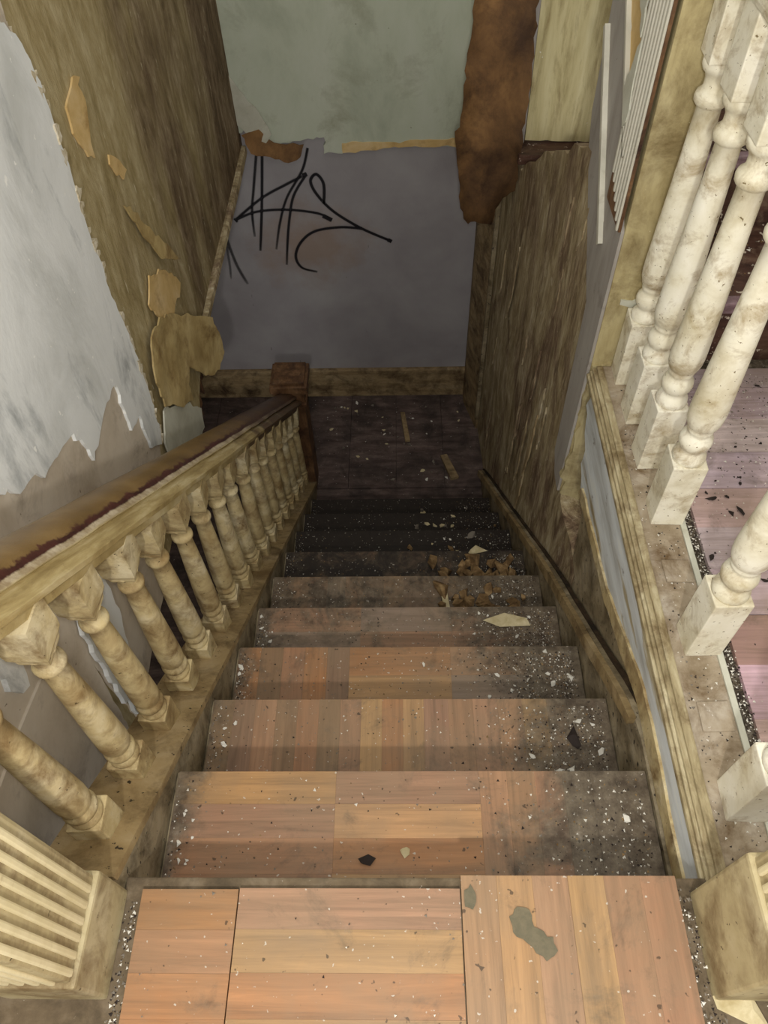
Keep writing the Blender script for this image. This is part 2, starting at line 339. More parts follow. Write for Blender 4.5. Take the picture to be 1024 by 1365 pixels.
# the parquet tiles at the head of the stairs
tile(fl, 'x', .036, .203, -.10, .277, -.012, .0, 'orooro')
tile(fl, 'x', .205, .585, -.10, .279, -.012, .0, 'ypyoyp')
tile(fl, 'y', .587, .955, -.10, .299, -.012, .004, 'pypyrr')
for yy, seq in ((-.48, 'yop'), (-.86, 'pyo')):
    tile(fl, 'y' if yy < -.8 else 'x', .036, .34, yy, yy+.378, -.012, 0, 'oyproy')
    tile(fl, 'x' if yy < -.8 else 'y', .342, .645, yy, yy+.378, -.012, 0, 'pyyorp')
    tile(fl, 'y' if yy < -.8 else 'x', .647, .955, yy, yy+.378, -.012, 0, 'rpyopy')
# reddish tiles of the hall on the right
ye = [1.575, 1.50, 1.157, .812, .466, .12, -.23]
xe = [1.172, 1.515, 1.86, 2.2]
for i in range(len(ye)-1):
    for j in range(3):
        ax = 'x' if (i+j) % 2 else 'y'
        tones = ['l', 'lll', 'llm', 'mmk', 'kkm', 'kkk'][i]
        tile(fl, 'x' if j == 0 else ax, xe[j], xe[j+1]-.002, ye[i+1], ye[i]-.002, -.012, .0, tones)
# the nosing board at the head of the flight
nb = boxobj('trim_1', 'floor_grime', None, -.0, W+.03, Y0-.06, Y0, -.034, -.0125, bev=.004); struct(nb)
r0 = boxobj('riser_board', 'riser', None, 0, W+.02, Y0-.045, Y0-.026, -RISE-.0, -.034); part(r0, nb)

# landing and lower storey
lf = boxobj('floor_landing', 'landing', None, -1.6, 1.05, .15, 3.60, ZL-.20, ZL-.014); struct(lf)
k = 0
for i in range(9):                                   # boards of the landing
    x0 = -1.5 + i*.28
    for (ya, yb) in ((2.79, 3.565),):
        bm = bmesh.new(); box(bm, x0+.0015, min(1.0, x0+.2785), ya, yb, ZL-.014, ZL+random.uniform(-.001, .001), bev=.001)
        o = obj('plank', bm, 'landing'); part(o, lf)
wb = boxobj('wall_back', 'grey_wall', None, -1.6, 1.75, 3.567, 3.70, ZL, 2.4); struct(wb)
bb = bmesh.new(); box(bb, -1.6, .90, 3.545, 3.567, ZL, ZL+.19, bev=.003); box(bb, -1.6, .90, 3.537, 3.567, ZL+.19, ZL+.222, bev=.006)
struct(obj('baseboard_back', bb, 'base_tan'))
struct(boxobj('wall_far_left', 'brown_wall', None, -1.75, -1.6, .15, 3.70, ZL, -.40))
struct(boxobj('unseen_ceiling', 'beige_plaster', None, -1.6, -.405, -.2, 3.567, -.46, -.40))  # unseen slab, added to keep ambient light out of the lower storey

# green papered upper layer on the back wall, torn along its lower edge
G = [(-.269,-.110),(-.287,-.258),(-.253,-.304),(-.208,-.284),(-.165,-.341),(-.093,-.360),(.012,-.345),(.143,-.330),(.136,-.409),(.225,-.410),(.228,-.378),(.415,-.378),(.592,-.375),(.775,-.382)]
g = rough(G, .004, .02, closed=False, seed=3) + [(1.0,-.39),(1.75,-.36),(1.75,2.4),(-.26,2.4)]
o = obj('plaster_layer', sheet(g, FY(3.545), .022), 'green_wall'); part(o, wb); o['label'] = 'pale green papered plaster layer with a torn lower edge'
e = rough([(.225,-.405),(.42,-.385),(.60,-.385),(.80,-.39),(.80,-.345),(.6,-.352),(.42,-.358),(.27,-.352),(.225,-.36)], .004, .03, seed=5)
o = obj('torn_edge', sheet(e, FY(3.541), .006), 'peach'); part(o, wb); o['label'] = 'tan torn plaster edge'
BP = rough([(-.238,-.304),(-.153,-.278),(-.089,-.342),(.047,-.352),(.031,-.398),(.007,-.424),(-.034,-.437),(-.119,-.406),(-.206,-.390)], .004, .03, seed=2)
o = obj('torn_paper', sheet(BP, FY(3.525), .004, cuts=1, disp=lambda c: Vector((0, -.05*max(0, -.33-c.z), 0))), 'brown_paper'); part(o, wb); o['label'] = 'brown torn paper backing hanging below the green layer'
FO = [(-.254,-.041),(-.216,-.105),(-.141,-.204),(-.097,-.300),(-.128,-.341),(-.210,-.305),(-.263,-.252),(-.262,-.168)]
o = obj('folded_paper', sheet(rough(FO, .003, .04, seed=4), FY(3.535), .004, cuts=1, disp=lambda c: Vector((0, -.22*max(0, (-.12-c.z))*max(0, c.x+.26)*2, 0))), 'paper_white'); part(o, wb); o['label'] = 'pale paper corner peeling off the green layer'

# graffiti: sprayed lines
def spline(pts, n=14):
    out = []
    P = [pts[0]] + pts + [pts[-1]]
    for i in range(1, len(P)-2):
        p0, p1, p2, p3 = [Vector(q) for q in P[i-1:i+3]]
        for j in range(n):
            t = j/n
            out.append(.5*((2*p1)+(-p0+p2)*t+(2*p0-5*p1+4*p2-p3)*t*t+(-p0+3*p1-3*p2+p3)*t**3))
    out.append(Vector(P[-2])); return out
GR = [([(-.187,-.40),(-.232,-.593),(-.259,-.713),(-.268,-.856)], .017, .75),
 ([(-.160,-.40),(-.202,-.669),(-.251,-.940)], .016, 1),
 ([(-.353,-.758),(-.198,-.639),(-.063,-.568),(.039,-.519)], .017, .85),
 ([(-.353,-.758),(-.238,-.714),(-.080,-.705),(.074,-.728),(.142,-.765)], .016, .95),
 ([(.059,-.389),(.021,-.498),(-.072,-.641),(-.125,-.779),(-.165,-.933)], .016, .8),
 ([(.039,-.519),(-.035,-.627),(-.071,-.748),(-.097,-.876),(-.121,-1.028)], .016, .9),
 ([(.447,-.895),(.297,-.819),(.160,-.722),(.083,-.629),(.056,-.556),(.087,-.520),(.119,-.571),(.111,-.675)], .017, 1.05),
 ([(.297,-.819),(.182,-.809),(.050,-.830),(-.030,-.894),(-.066,-.978),(-.040,-1.048),(.041,-1.076)], .017, 1),
 ([(-.417,-.870),(-.393,-1.023),(-.353,-1.149)], .022, .6), ([(-.425,-.886),(-.431,-1.022),(-.440,-1.111)], .018, .5),
 ([(-.355,-.762),(-.345,-.755)], .026, 1.2), ([(.10,-.742),(.145,-.768)], .025, 1.2), ([(.02,-.525),(.042,-.517)], .022, 1.2), ([(.43,-.886),(.45,-.898)], .022, 1.2)]
for gi, (pts, wd, dn) in enumerate(GR):
    wd *= .85; bm = bmesh.new(); lay = bm.verts.layers.float.new('dens'); sp = spline(pts); rows = []
    for i, q in enumerate(sp):
        a = sp[max(0, i-1)]; b = sp[min(len(sp)-1, i+1)]; d = (b-a).normalized(); nn = Vector((-d.y, d.x))
        fade = dn*(1 - .45*max(0, (i/len(sp)-.75)/.25)) if len(pts) > 2 and gi != 6 else dn
        row = []
        for s_, al in ((-1.5, 0), (-.55, fade), (0, fade*1.1), (.55, fade), (1.5, 0)):
            pnt = q + nn*wd*.5*s_; v = bm.verts.new((pnt.x, 3.5655-.0001*gi, pnt.y)); v[lay] = al; row.append(v)
        rows.append(row)
    for r1, r2 in zip(rows, rows[1:]):
        for i in range(4): bm.faces.new((r1[i], r1[i+1], r2[i+1], r2[i]))
    o = obj('graffiti_stroke', bm, 'spray'); part(o, wb); o['label'] = 'black sprayed graffiti line'

# left wall ----------------------------------------------------------
XL = -.25
wl = [(-1.3,2.4),(3.567,2.4),(3.567,-.40),(2.9,-.40),(2.3,-.405),(2.16,-.46),(2.03,-.52),(1.96,-.61),(1.75,-.59),(1.55,-.56),(1.24,-.55),(1.0,-.565),(.8,-.57),(.3,-.56),(-1.3,-.56)]
wl = [wl[0], wl[1]] + rough(wl[2:], .006, .05, closed=False, seed=8)
wlo = obj('wall_left', sheet(wl, lambda u, v, d: (XL-d, u, v), .15), 'brown_wall'); struct(wlo)
# lower beige coat on the near part and the thick white coat above it
be = [(-1.3,2.3),(1.60,2.3)] + rough([(1.60,.9),(1.615,.6),(1.60,.3),(1.605,0),(1.60,-.22),(1.50,-.33),(1.36,-.44),(1.235,-.50),(1.22,-.56),(.82,-.572),(.80,-.2),(.77,-.572)], .004, .03, closed=False, seed=11) + [(-1.3,-.56)]
o = obj('plaster_coat', sheet(be, lambda u, v, d: (XL+.008-d, u, v), .012), 'beige_plaster'); part(o, wlo); o['label'] = 'beige plaster coat laid bare under the white coat'
WE = [(1.551,.888),(1.595,.853),(1.618,.797),(1.623,.723),(1.617,.633),(1.609,.535),(1.594,.412),(1.602,.345),(1.590,.278),(1.604,.162),(1.605,.059),(1.603,-.080),(1.590,-.205),(1.558,-.261),(1.487,-.199),(1.492,-.066),(1.415,-.049),(1.422,.024),(1.424,.111),(1.326,.120),(1.185,.092),(1.177,.157),(1.157,.216),(1.078,.243),(1.030,.257),(.990,.262),(.958,.304),(.900,.322),(.879,.363),(.855,.378)]
we = [(-1.3,2.2),(1.48,2.2)] + rough([(1.50,1.2)] + WE + [(.6,.42),(.3,.35),(-1.3,.4)], .005, .025, closed=False, seed=12)
o = obj('plaster_coat', sheet(we, lambda u, v, d: (XL+.016-d, u, v), .008), 'white_plaster'); part(o, wlo); o['label'] = 'glossy white plaster coat peeling in points'
# crumbling lip along the broken edge of the white coat
lip = [(1.50,1.2),(1.56,.90),(1.60,.85),(1.62,.72),(1.61,.53),(1.598,.41),(1.60,.28),(1.606,.1),(1.60,-.15),(1.575,-.27)]
for i, (a, b) in enumerate(zip(lip, lip[1:])):
    seg = 4
    for s_ in range(seg):
        t0, t1 = s_/seg, (s_+1)/seg - .04
        p0 = (a[0]+(b[0]-a[0])*t0, a[1]+(b[1]-a[1])*t0); p1 = (a[0]+(b[0]-a[0])*t1, a[1]+(b[1]-a[1])*t1)
        wd = random.uniform(.010, .026); xo = random.uniform(.006, .02)
        q = rough([(p0[0]-.008,p0[1]),(p0[0]+wd,p0[1]-.01),(p1[0]+wd*.8,p1[1]+.008),(p1[0]-.008,p1[1])], .004, .012, seed=i*9+s_)
        part(obj('plaster_crumb', sheet(q, (lambda xx: lambda u, v, d: (XL+xx-d, u, v))(xo), .012), 'plaster_edge'), wlo)
# strip of white board and paper scraps lower down, behind the balusters
q = rough([(.835,.12),(.90,.10),(.98,-.15),(.93,-.33),(.875,-.50),(.815,-.575),(.80,-.3)], .006, .03, seed=21)
o = obj('board_strip', sheet(q, lambda u, v, d: (XL+.024-d, u, v), .012), 'white_plaster'); part(o, wlo); o['label'] = 'broken strip of white wallboard'
q = rough([(.56,.33),(.66,.32),(.66,.20),(.62,.08),(.58,.14)], .006, .03, seed=22)
o = obj('board_strip', sheet(q, lambda u, v, d: (XL+.02-d, u, v), .012), 'white_plaster'); part(o, wlo); o['label'] = 'broken strip of white wallboard'
q = rough([(.20,.10),(.74,.02),(.76,-.56),(.20,-.57)], .004, .05, seed=23)
o = obj('plaster_coat', sheet(q, lambda u, v, d: (XL+.014-d, u, v), .006), 'beige_plaster'); part(o, wlo)
# chips, scraps and flaps on the stripped part
def scrap(name, pts, x, mat, label, amp=.004, seed=0, disp=None, t=.005, cuts=1):
    o = obj(name, sheet(rough(pts, amp, .03, seed=seed), lambda u, v, d: (x-d, u, v), t, cuts=cuts, disp=disp), mat); part(o, wlo); o['label'] = label
scrap('paint_scrap', [(1.823,.678),(1.864,.661),(1.837,.655),(1.853,.615),(1.834,.584),(1.803,.540),(1.798,.503),(1.764,.524),(1.734,.581),(1.731,.627),(1.734,.653),(1.781,.664)], XL+.006, 'peach', 'long ochre scrap of old paint', seed=31)
scrap('paint_scrap', [(1.891,.463),(1.928,.437),(1.980,.375),(1.940,.369),(1.905,.399),(1.878,.444)], XL+.006, 'peach', 'small ochre scrap of old paint', seed=32)
scrap('paper_curl', [(1.869,.336),(1.907,.311),(1.990,.197),(2.042,.123),(2.147,-.018),(2.013,.074),(1.927,.229)], XL+.012, 'tan_paper', 'narrow curl of tan paper', seed=33, disp=lambda c: Vector((.10*max(0, c.y-1.93)*(1 if c.z < .2 else .4), 0, 0)))
scrap('paper_patch', [(1.894,.101),(2.005,.039),(2.087,-.027),(2.143,-.106),(2.095,-.129),(2.039,-.111),(1.998,-.124),(1.867,-.030),(1.823,.050)], XL+.010, 'peach', 'rounded patch of cream paper', seed=34)
scrap('paper_flap', [(1.842,-.010),(1.974,-.100),(2.235,-.323),(2.262,-.413),(2.259,-.507),(2.189,-.533),(2.113,-.495),(2.046,-.415),(1.963,-.317),(1.903,-.341),(1.918,-.426),(1.816,-.349),(1.657,-.201),(1.667,-.079),(1.739,.0)], XL+.022, 'tan_paper', 'tan paper flap curling away at the bottom of the wall', seed=35, cuts=2,
      disp=lambda c: Vector((.22*max(0, c.y-1.98)**1.3 + .006*mnoise.noise(c*8), 0, 0)))
scrap('paper_patch', [(1.661,-.222),(1.852,-.366),(1.979,-.529),(1.955,-.602),(1.588,-.5),(1.588,-.289)], XL+.014, 'paper_white', 'pale patch of plaster at the foot of the wall', seed=36)
bm = bmesh.new(); box(bm, XL, XL+.022, 2.25, 3.545, -.402, -.365, bev=.004); bmesh.ops.subdivide_edges(bm, edges=bm.edges[:], cuts=3); wobble(bm, .006, 14)
o = obj('lath_rail', bm, 'scraped'); part(o, wlo); o['label'] = 'rough lath along the lower edge'
for i in range(5):      # broken lath ends under the flap
    y = 2.02+.035*i; bm = bmesh.new(); box(bm, XL-.02, XL-.004, y, y+.016, -.62+.03*i, -.34, bev=.002); wobble(bm, .012, 20, i)
    part(obj('lath', bm, 'brown_newel'), wlo)

# right side ---------------------------------------------------------
wr = obj('wall_right', sheet([(Y0-.02,-.03),(1.42,-.03),(1.43,-.25),(1.36,-.60),(1.30,-.62),(1.30,ZL),(Y0-.02,ZL)], FX(1.035), .10), 'stringer'); struct(wr)
def xr(y): return 1.035 - .085*(y-1.5)/2.0
sw = [(1.30,ZL),(1.31,-.61),(1.605,-.61),(1.62,.50),(1.85,.47),(2.06,.37),(2.5,.13),(2.86,-.12),(2.88,-.15),(3.2,-.15),(3.567,-.15),(3.567,ZL)]
bm = sheet(rough(sw[1:9], .010, .06, closed=False, seed=41) + sw[9:] + [sw[0]], lambda u, v, d: (xr(u)-.002+d, u, v), .10)
swo = obj('wall_right_scraped', bm, 'scraped'); struct(swo)
# peeled slivers still standing on the scraped wall
rnd = random.Random(5)
for i in range(18):
    y = rnd.uniform(1.85, 3.2); topz = .30-.52*(y-2.06); z = rnd.uniform(nose(y)+.2, topz-.15) if nose(y)+.2 < topz-.15 else topz-.3
    L = rnd.uniform(.16, .5); wd = rnd.uniform(.014, .035); lean = rnd.uniform(.02, .25)*L
    pts = rough([(y,z+L*.5),(y+wd*.6,z+L*.35),(y+wd+lean*.5,z-L*.1),(y+wd*.4+lean,z-L*.5),(y+lean*.4,z-L*.15)], .004, .03, seed=100+i)
    o = obj('peeled_sliver', sheet(pts, (lambda xx: lambda u, v, d: (xr(u)-xx+d, u, v))(rnd.uniform(.006, .016)), .006), rnd.choice(['scraped', 'scraped', 'sliver', 'scraped'])); part(o, swo)
# corner casing at the far end of the scraped wall
pl = [(.885,3.545),(.885,3.48),(.945,3.25),(1.02,3.25),(1.02,3.545)]
bm = bmesh.new(); a = [bm.verts.new((x, y, ZL)) for x, y in pl]; b = [bm.verts.new((x, y, -.18)) for x, y in pl]
bm.faces.new(a); bm.faces.new(b)
for i in range(5): bm.faces.new((a[i], a[(i+1) % 5], b[(i+1) % 5], b[i]))
co = obj('trim_2', bm, 'base_tan'); struct(co)
bm = bmesh.new(); box(bm, .936, .958, 3.225, 3.25, ZL+.1, -.25, bev=.004); wobble(bm, .004, 6); part(obj('edge_strip', bm, 'stringer'), co)
# skirt board (right stringer), sloping with the flight
def slope_board(name, mat, x0, x1, top, bot, ya, yb, zmax=9, parent=None, wob=0, xs=None):
    ys = [ya+(yb-ya)*i/24 for i in range(25)]; bm = bmesh.new(); rows = []
    for y in ys:
        zt = min(zmax, nose(y)+top); zb = nose(y)+bot
        xo = xs(y) if xs else 0; rows.append([bm.verts.new(p) for p in ((x0+xo, y, zt), (x1+xo, y, zt), (x1+xo, y, zb), (x0+xo, y, zb))])
    for r1, r2 in zip(rows, rows[1:]):
        for i in range(4): bm.faces.new((r1[i], r1[(i+1) % 4], r2[(i+1) % 4], r2[i]))
    bm.faces.new(rows[0]); bm.faces.new(rows[-1])
    if wob: wobble(bm, wob, 7)
    o = obj(name, bm, mat)
    return part(o, parent) if parent else o
# fascia board of the hall floor, its moulding and the plate the balusters stand on
fa = rough([(1.52,-.035),(1.54,-.10),(1.45,-.22),(1.40,-.31)], .008, .03, closed=False, seed=51)
fo = obj('trim_3', sheet([(Y0-.02,-.035)] + fa + rough([(1.40,-.31),(1.0,-.275),(.7,-.19),(Y0-.02,-.17)], .004, .06, closed=False, seed=52)[1:], FX(1.012), .023), 'fascia'); struct(fo)
bm = bmesh.new()
for (xa, xb, za, zb) in ((1.006,1.035,-.034,-.020), (1.012,1.036,-.022,-.010), (1.018,1.040,-.012,-.002), (1.028,1.046,-.004,.005)):
    box(bm, xa, xb, Y0-.02, 1.585, za, zb, bev=.003)
o = obj('moulding', bm, 'moulding'); part(o, fo); o['label'] = 'worn golden wooden moulding'
q = rough([(Y0-.02,-.118),(.62,-.105),(.74,-.122),(1.02,-.228),(1.38,-.272),(1.40,-.31),(1.0,-.268),(.7,-.172),(Y0-.02,-.165)], .003, .05, seed=53)
o = obj('edge_strip', sheet(q, FX(1.006), .006), 'cream'); part(o, fo); o['label'] = 'cream painted lower edge'
boxobj_plate = boxobj('trim_4', 'plate', None, 1.044, 1.135, Y0-.02, 1.59, -.03, .0, bev=.003); struct(boxobj_plate)
bm = bmesh.new(); box(bm, 1.135, 1.148, Y0-.02, 1.58, -.02, .003, bev=.002); part(obj('edge_strip', bm, 'paper_white'), boxobj_plate)

# partition at the end of the hall railing: olive end face, grey boarded left face
pt = struct(obj('wall_partition', sheet([(1.60,-.555),(1.74,-.50),(1.765,.09),(2.06,.37),(2.10,.45),(2.10,2.4),(1.60,2.4)], FX(1.018), .115), 'olive_paint'))
o = obj('face_board', sheet([(1.604,-.56)] + rough([(1.66,-.56),(1.735,-.50)], .006, .03, closed=False, seed=61) + [(1.755,.09),(1.84,.16),(1.70,.47),(1.604,.40)], FX(1.010), .008), 'grey_board'); part(o, pt); o['label'] = 'smooth grey board on the lower part'
o = obj('face_board', sheet([(1.765,.09),(2.06,.37),(2.10,.45),(2.10,2.4),(1.99,2.4),(1.99,.78),(1.69,.47),(1.72,.30)], FX(1.011), .008), 'grey_board'); part(o, pt)
bm = bmesh.new()
def lean_batten(a, b, wd, x0, x1, mat, label):
    d = Vector((b[0]-a[0], b[1]-a[1])).normalized(); n_ = Vector((-d.y, d.x))*wd*.5
    pts = [(a[0]+n_.x, a[1]+n_.y), (b[0]+n_.x, b[1]+n_.y), (b[0]-n_.x, b[1]-n_.y), (a[0]-n_.x, a[1]-n_.y)]
    o = obj('sloping_batten', sheet(pts, FX(x0), x1-x0), mat); part(o, pt); o['label'] = label
lean_batten((2.085,.66), (1.735,.284), .018, .998, 1.011, 'pale_board', 'pale sloping batten')
lean_batten((2.09,.93), (1.694,.534), .012, .998, 1.011, 'pale_board', 'pale sloping batten')
o = obj('face_paper', sheet(rough([(1.755,.55),(1.95,.80),(1.98,2.0),(1.755,2.0)], .006, .05, seed=62), FX(1.009), .006), 'peach'); part(o, pt); o['label'] = 'peach wallpaper on the upper part'
for i, pts in enumerate(([(1.75,.76),(1.80,.80),(1.87,.86),(1.84,1.1),(1.75,1.1)], [(1.735,.76),(1.755,.74),(1.79,.64),(1.74,.58),(1.72,.60)])):
    o = obj('paper_scrap', sheet(rough(pts, .004, .03, seed=63+i), FX(.996), .004), 'paper_white'); part(o, pt)
for i in range(7):                                   # reeded casing
    y = 1.610+.0215*i; bm = bmesh.new(); box(bm, .998, 1.010, y, y+.011, .40+.012*i, 2.35, bev=.003); part(obj('reed', bm, 'pale_board'), pt)
boxo = boxobj('casing_back', 'brown_newel', None, 1.003, 1.010, 1.606, 1.758, .40, 2.35); part(boxo, pt)
# broken olive plaster below the corner of the partition
q = rough([(1.018,-.56),(1.05,-.575),(1.085,-.60),(1.13,-.55),(1.14,-.3),(1.14,0),(1.018,0)], .006, .03, seed=66)
o = obj('torn_plaster', sheet(q, FY(1.592), .02), 'olive_paint'); part(o, pt); o['label'] = 'ragged lower end of the olive plaster'
bm = bmesh.new(); bm_pts = rough([(1.05,.20),(1.08,.19),(1.13,.23),(1.13,.245),(1.08,.21),(1.05,.215)], .002, .02, seed=67)
o = obj('plaster_scar', sheet(bm_pts, FY(1.596), .006), 'paper_white'); part(o, pt); bm.free()

# ================================================================== THE STAIRCASE
st = tag(empty('staircase', (W/2, 1.5, ZL)), 'worn wooden flight of stairs with parquet-covered treads leading down to the dark landing', 'staircase')
TT = {1: [('x',.345,'rrpy'), ('x',.648,'yoyp'), ('y',1.0,'pprggd')],
      2: [('y',.33,'bbpbrb'), ('y',.54,'pyoy'), ('y',.85,'ppppy'), ('y',1.0,'dgd')],
      3: [('y',.333,'obrob'), ('x',.627,'yyo'), ('x',.845,'ggp'), ('y',1.0,'gdg')],
      4: [('x',.35,'pgp'), ('x',.65,'ppg'), ('x',1.0,'gpb')],
      5: [('y',.345,'pppgp'), ('y',.64,'dbdd'), ('y',1.0,'yddd')],
      6: [('x',.30,'ppp'), ('x',.64,'ppr'), ('y',1.0,'pddd')],
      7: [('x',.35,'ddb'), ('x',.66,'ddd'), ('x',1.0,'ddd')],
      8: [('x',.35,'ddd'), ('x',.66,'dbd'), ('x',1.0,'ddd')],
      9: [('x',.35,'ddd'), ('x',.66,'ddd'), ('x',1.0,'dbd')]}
for n in range(1, NS):
    z = -n*RISE; ya, yb = Y0+(n-1)*RUN-.026, Y0+n*RUN
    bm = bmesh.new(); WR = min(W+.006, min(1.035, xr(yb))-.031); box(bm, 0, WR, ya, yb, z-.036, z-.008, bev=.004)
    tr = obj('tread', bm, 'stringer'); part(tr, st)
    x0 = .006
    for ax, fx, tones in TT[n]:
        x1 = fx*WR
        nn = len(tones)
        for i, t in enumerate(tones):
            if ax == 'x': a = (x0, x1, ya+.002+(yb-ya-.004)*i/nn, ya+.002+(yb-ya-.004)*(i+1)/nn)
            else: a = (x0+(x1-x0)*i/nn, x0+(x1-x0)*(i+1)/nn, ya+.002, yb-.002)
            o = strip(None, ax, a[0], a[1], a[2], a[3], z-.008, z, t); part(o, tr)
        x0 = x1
for n in range(1, NS):
    z = -n*RISE; y = Y0+n*RUN-.026
    rz = boxobj('riser', 'riser', None, 0, min(W+.006, xr(y)-.031), y-.018, y, z-RISE-.0+(.0 if n < NS-1 else 0), z-.036); part(rz, st)
o = slope_board('stringer', 'stringer', -.125, -.001, .035, -.30, Y0-.02, 2.80); part(o, st); o['label'] = 'closed left stringer, tan paint worn off'
o = slope_board('stringer_cap', 'cap_wood', -.135, .006, .058, .034, Y0-.018, 2.77, wob=.002); part(o, st); o['label'] = 'tan cap board carrying the balusters'
xw = lambda y: min(1.035, xr(y))-.005
o = slope_board('skirt_board', 'stringer', -.024, -.001, .115, -.30, Y0-.01, 2.86, zmax=-.19, xs=xw); part(o, st); o['label'] = 'sloping skirt board along the right wall'
o = slope_board('skirt_moulding', 'cap_wood', -.040, -.024, .112, .065, .66, 2.86, zmax=-.19, wob=.004, xs=xw); part(o, st)
o = slope_board('skirt_groove', 'riser', -.012, -.001, .125, .113, .70, 2.86, zmax=-.19, wob=.004, xs=xw); part(o, st)

# ================================================================== LEFT RAILING
lr = tag(empty('stair_railing', (-.06, 1.5, nose(1.5))), 'sloping stair railing with turned cream balusters and worn brown handrail on the left', 'railing')
def zr(y): return .634 - .822*(y-.5)
prof = [(-.112,-.105),(-.116,-.05),(-.130,-.035),(-.136,-.014),(-.126,.004),(-.102,.014),(-.076,.014),(-.056,.006),(-.046,-.006),(-.040,-.014),(-.030,-.022),(-.037,-.031),(-.022,-.039),(-.010,-.052),(-.012,-.066),(-.032,-.070),(-.034,-.105)]
vv =   [1,.95,.10,.05,.08,.18,.30,.40,.46,.52,.58,.62,.68,.76,.84,.90,1]
bm = bmesh.new(); uvl = bm.loops.layers.uv.new('UVMap'); rows = []; ny = 60
for i in range(ny+1):
    y = .27+(2.79-.27)*i/ny
    rows.append([bm.verts.new((x + .002*mnoise.noise(Vector((x*20, y*9, 1))), y, zr(y)+dz+.0025*mnoise.noise(Vector((x*30, y*8, 4))))) for x, dz in prof])
m = len(prof)
for i in range(ny):
    for j in range(m):
        j2 = (j+1) % m
        f = bm.faces.new((rows[i][j], rows[i][j2], rows[i+1][j2], rows[i+1][j])); f.smooth = 2 <= j <= 7
        for lp, (a, b) in zip(f.loops, ((i, j), (i, j2), (i+1, j2), (i+1, j))): lp[uvl].uv = (a/ny, vv[b] if not (j == m-1 and b == 0) else 1)
bm.faces.new(rows[0]); bm.faces.new(rows[-1])
o = obj('handrail', bm, 'rail'); part(o, lr); o['label'] = 'handrail, brown on top with chipped cream paint on its side'
# baluster: square block, turned shaft, collar, square block; z = 0 on the stringer cap at its centre
def make_left_baluster():
    bm = bmesh.new(); h = .031
    box(bm, -h, h, -h, h, -.03, .085, bev=.003)
    lathe(bm, [(.083,.029),(.088,.0305),(.097,.030),(.103,.024),(.108,.0235),(.113,.029),(.122,.0315),(.131,.030),(.137,.0255),(.142,.0262),(.150,.0295),(.17,.0305),(.25,.0288),(.36,.0255),(.45,.0222),(.487,.0205),(.492,.0235),(.496,.0272),(.504,.0275),(.509,.0245),(.514,.021),(.523,.0205),(.535,.022),(.545,.026)], 20)
    # upper block with ogee shoulders
    lv = [(.528,.015),(.536,.022),(.542,.0245),(.552,.026),(.566,.0315),(.585,.033),(.655,.033)]
    rings = [[bm.verts.new((sx*r, sy*r, z)) for sx, sy in ((-1,-1),(1,-1),(1,1),(-1,1))] for z, r in lv]
    for a, b in zip(rings, rings[1:]):
        for i in range(4): bm.faces.new((a[i], a[(i+1) % 4], b[(i+1) % 4], b[i]))
    bm.faces.new(rings[0]); bm.faces.new(rings[-1])
    return bm
b0 = None
for i in range(17):
    y = .385+.1466*i
    if b0 is None:
        b0 = obj('baluster', make_left_baluster(), 'cream'); o = b0
    else: o = b0.copy(); C.objects.link(o)
    o.parent = lr; o.location = Vector((-.066, y, nose(y)+.052)) - lr.location; o.rotation_euler = (random.uniform(-.008,.008), random.uniform(-.008,.008), random.uniform(-.05,.05))
    o.scale = (1, 1, (zr(y)-.098-nose(y)-.052)/.655)
def fluted_newel(x0, x1, y0, y1, top, parent, faces, zb=.145):
    bm = bmesh.new(); box(bm, x0, x1, y0, y1, -.012, zb, bev=.006); box(bm, x0+.008, x1-.008, y0+.008, y1-.008, zb-.005, top, bev=.006)
    box(bm, x0-.012, x1+.012, y0-.012, y1+.012, top-.02, top+.035, bev=.01)
    p = obj('newel_post', bm, 'newel'); part(p, parent)
    for f in faces:
        for i in range(6):
            bm = bmesh.new()
            if f in 'lr':
                ya = y0+.014+i*(y1-y0-.028)/6; yb = ya+.011
                xa = x1-.010 if f == 'r' else x0+.003; box(bm, xa, xa+.007, ya, yb, zb+.01, top-.06, bev=.003)
            else:
                xa = x0+.014+i*(x1-x0-.028)/6; box(bm, xa, xa+.011, y0+.003, y0+.010, zb+.01, top-.06, bev=.003)
            o = obj('reed', bm, 'reed'); part(o, p)
    return p
fluted_newel(-.155, .008, .115, .277, 1.02, lr, 'rf').__setitem__('label', 'fluted cream newel post at the head of the stairs')
# newel at the foot
bm = bmesh.new(); box(bm, -.132, .002, 2.775, 2.905, ZL, -1.30, bev=.004)
nw = obj('newel_post', bm, 'brown_newel'); part(nw, lr); nw['label'] = 'brown square newel post at the foot of the stairs'
for (e_, za, zb) in ((.012,-1.315,-1.29), (.004,-1.29,-1.225), (.018,-1.225,-1.205), (.026,-1.205,-1.165), (.012,-1.165,-1.145)):
    bm = bmesh.new(); box(bm, -.132-e_, .002+e_, 2.775-e_, 2.905+e_, za, zb, bev=.004)
    o = obj('newel_cap', bm, 'brown_newel'); part(o, nw)

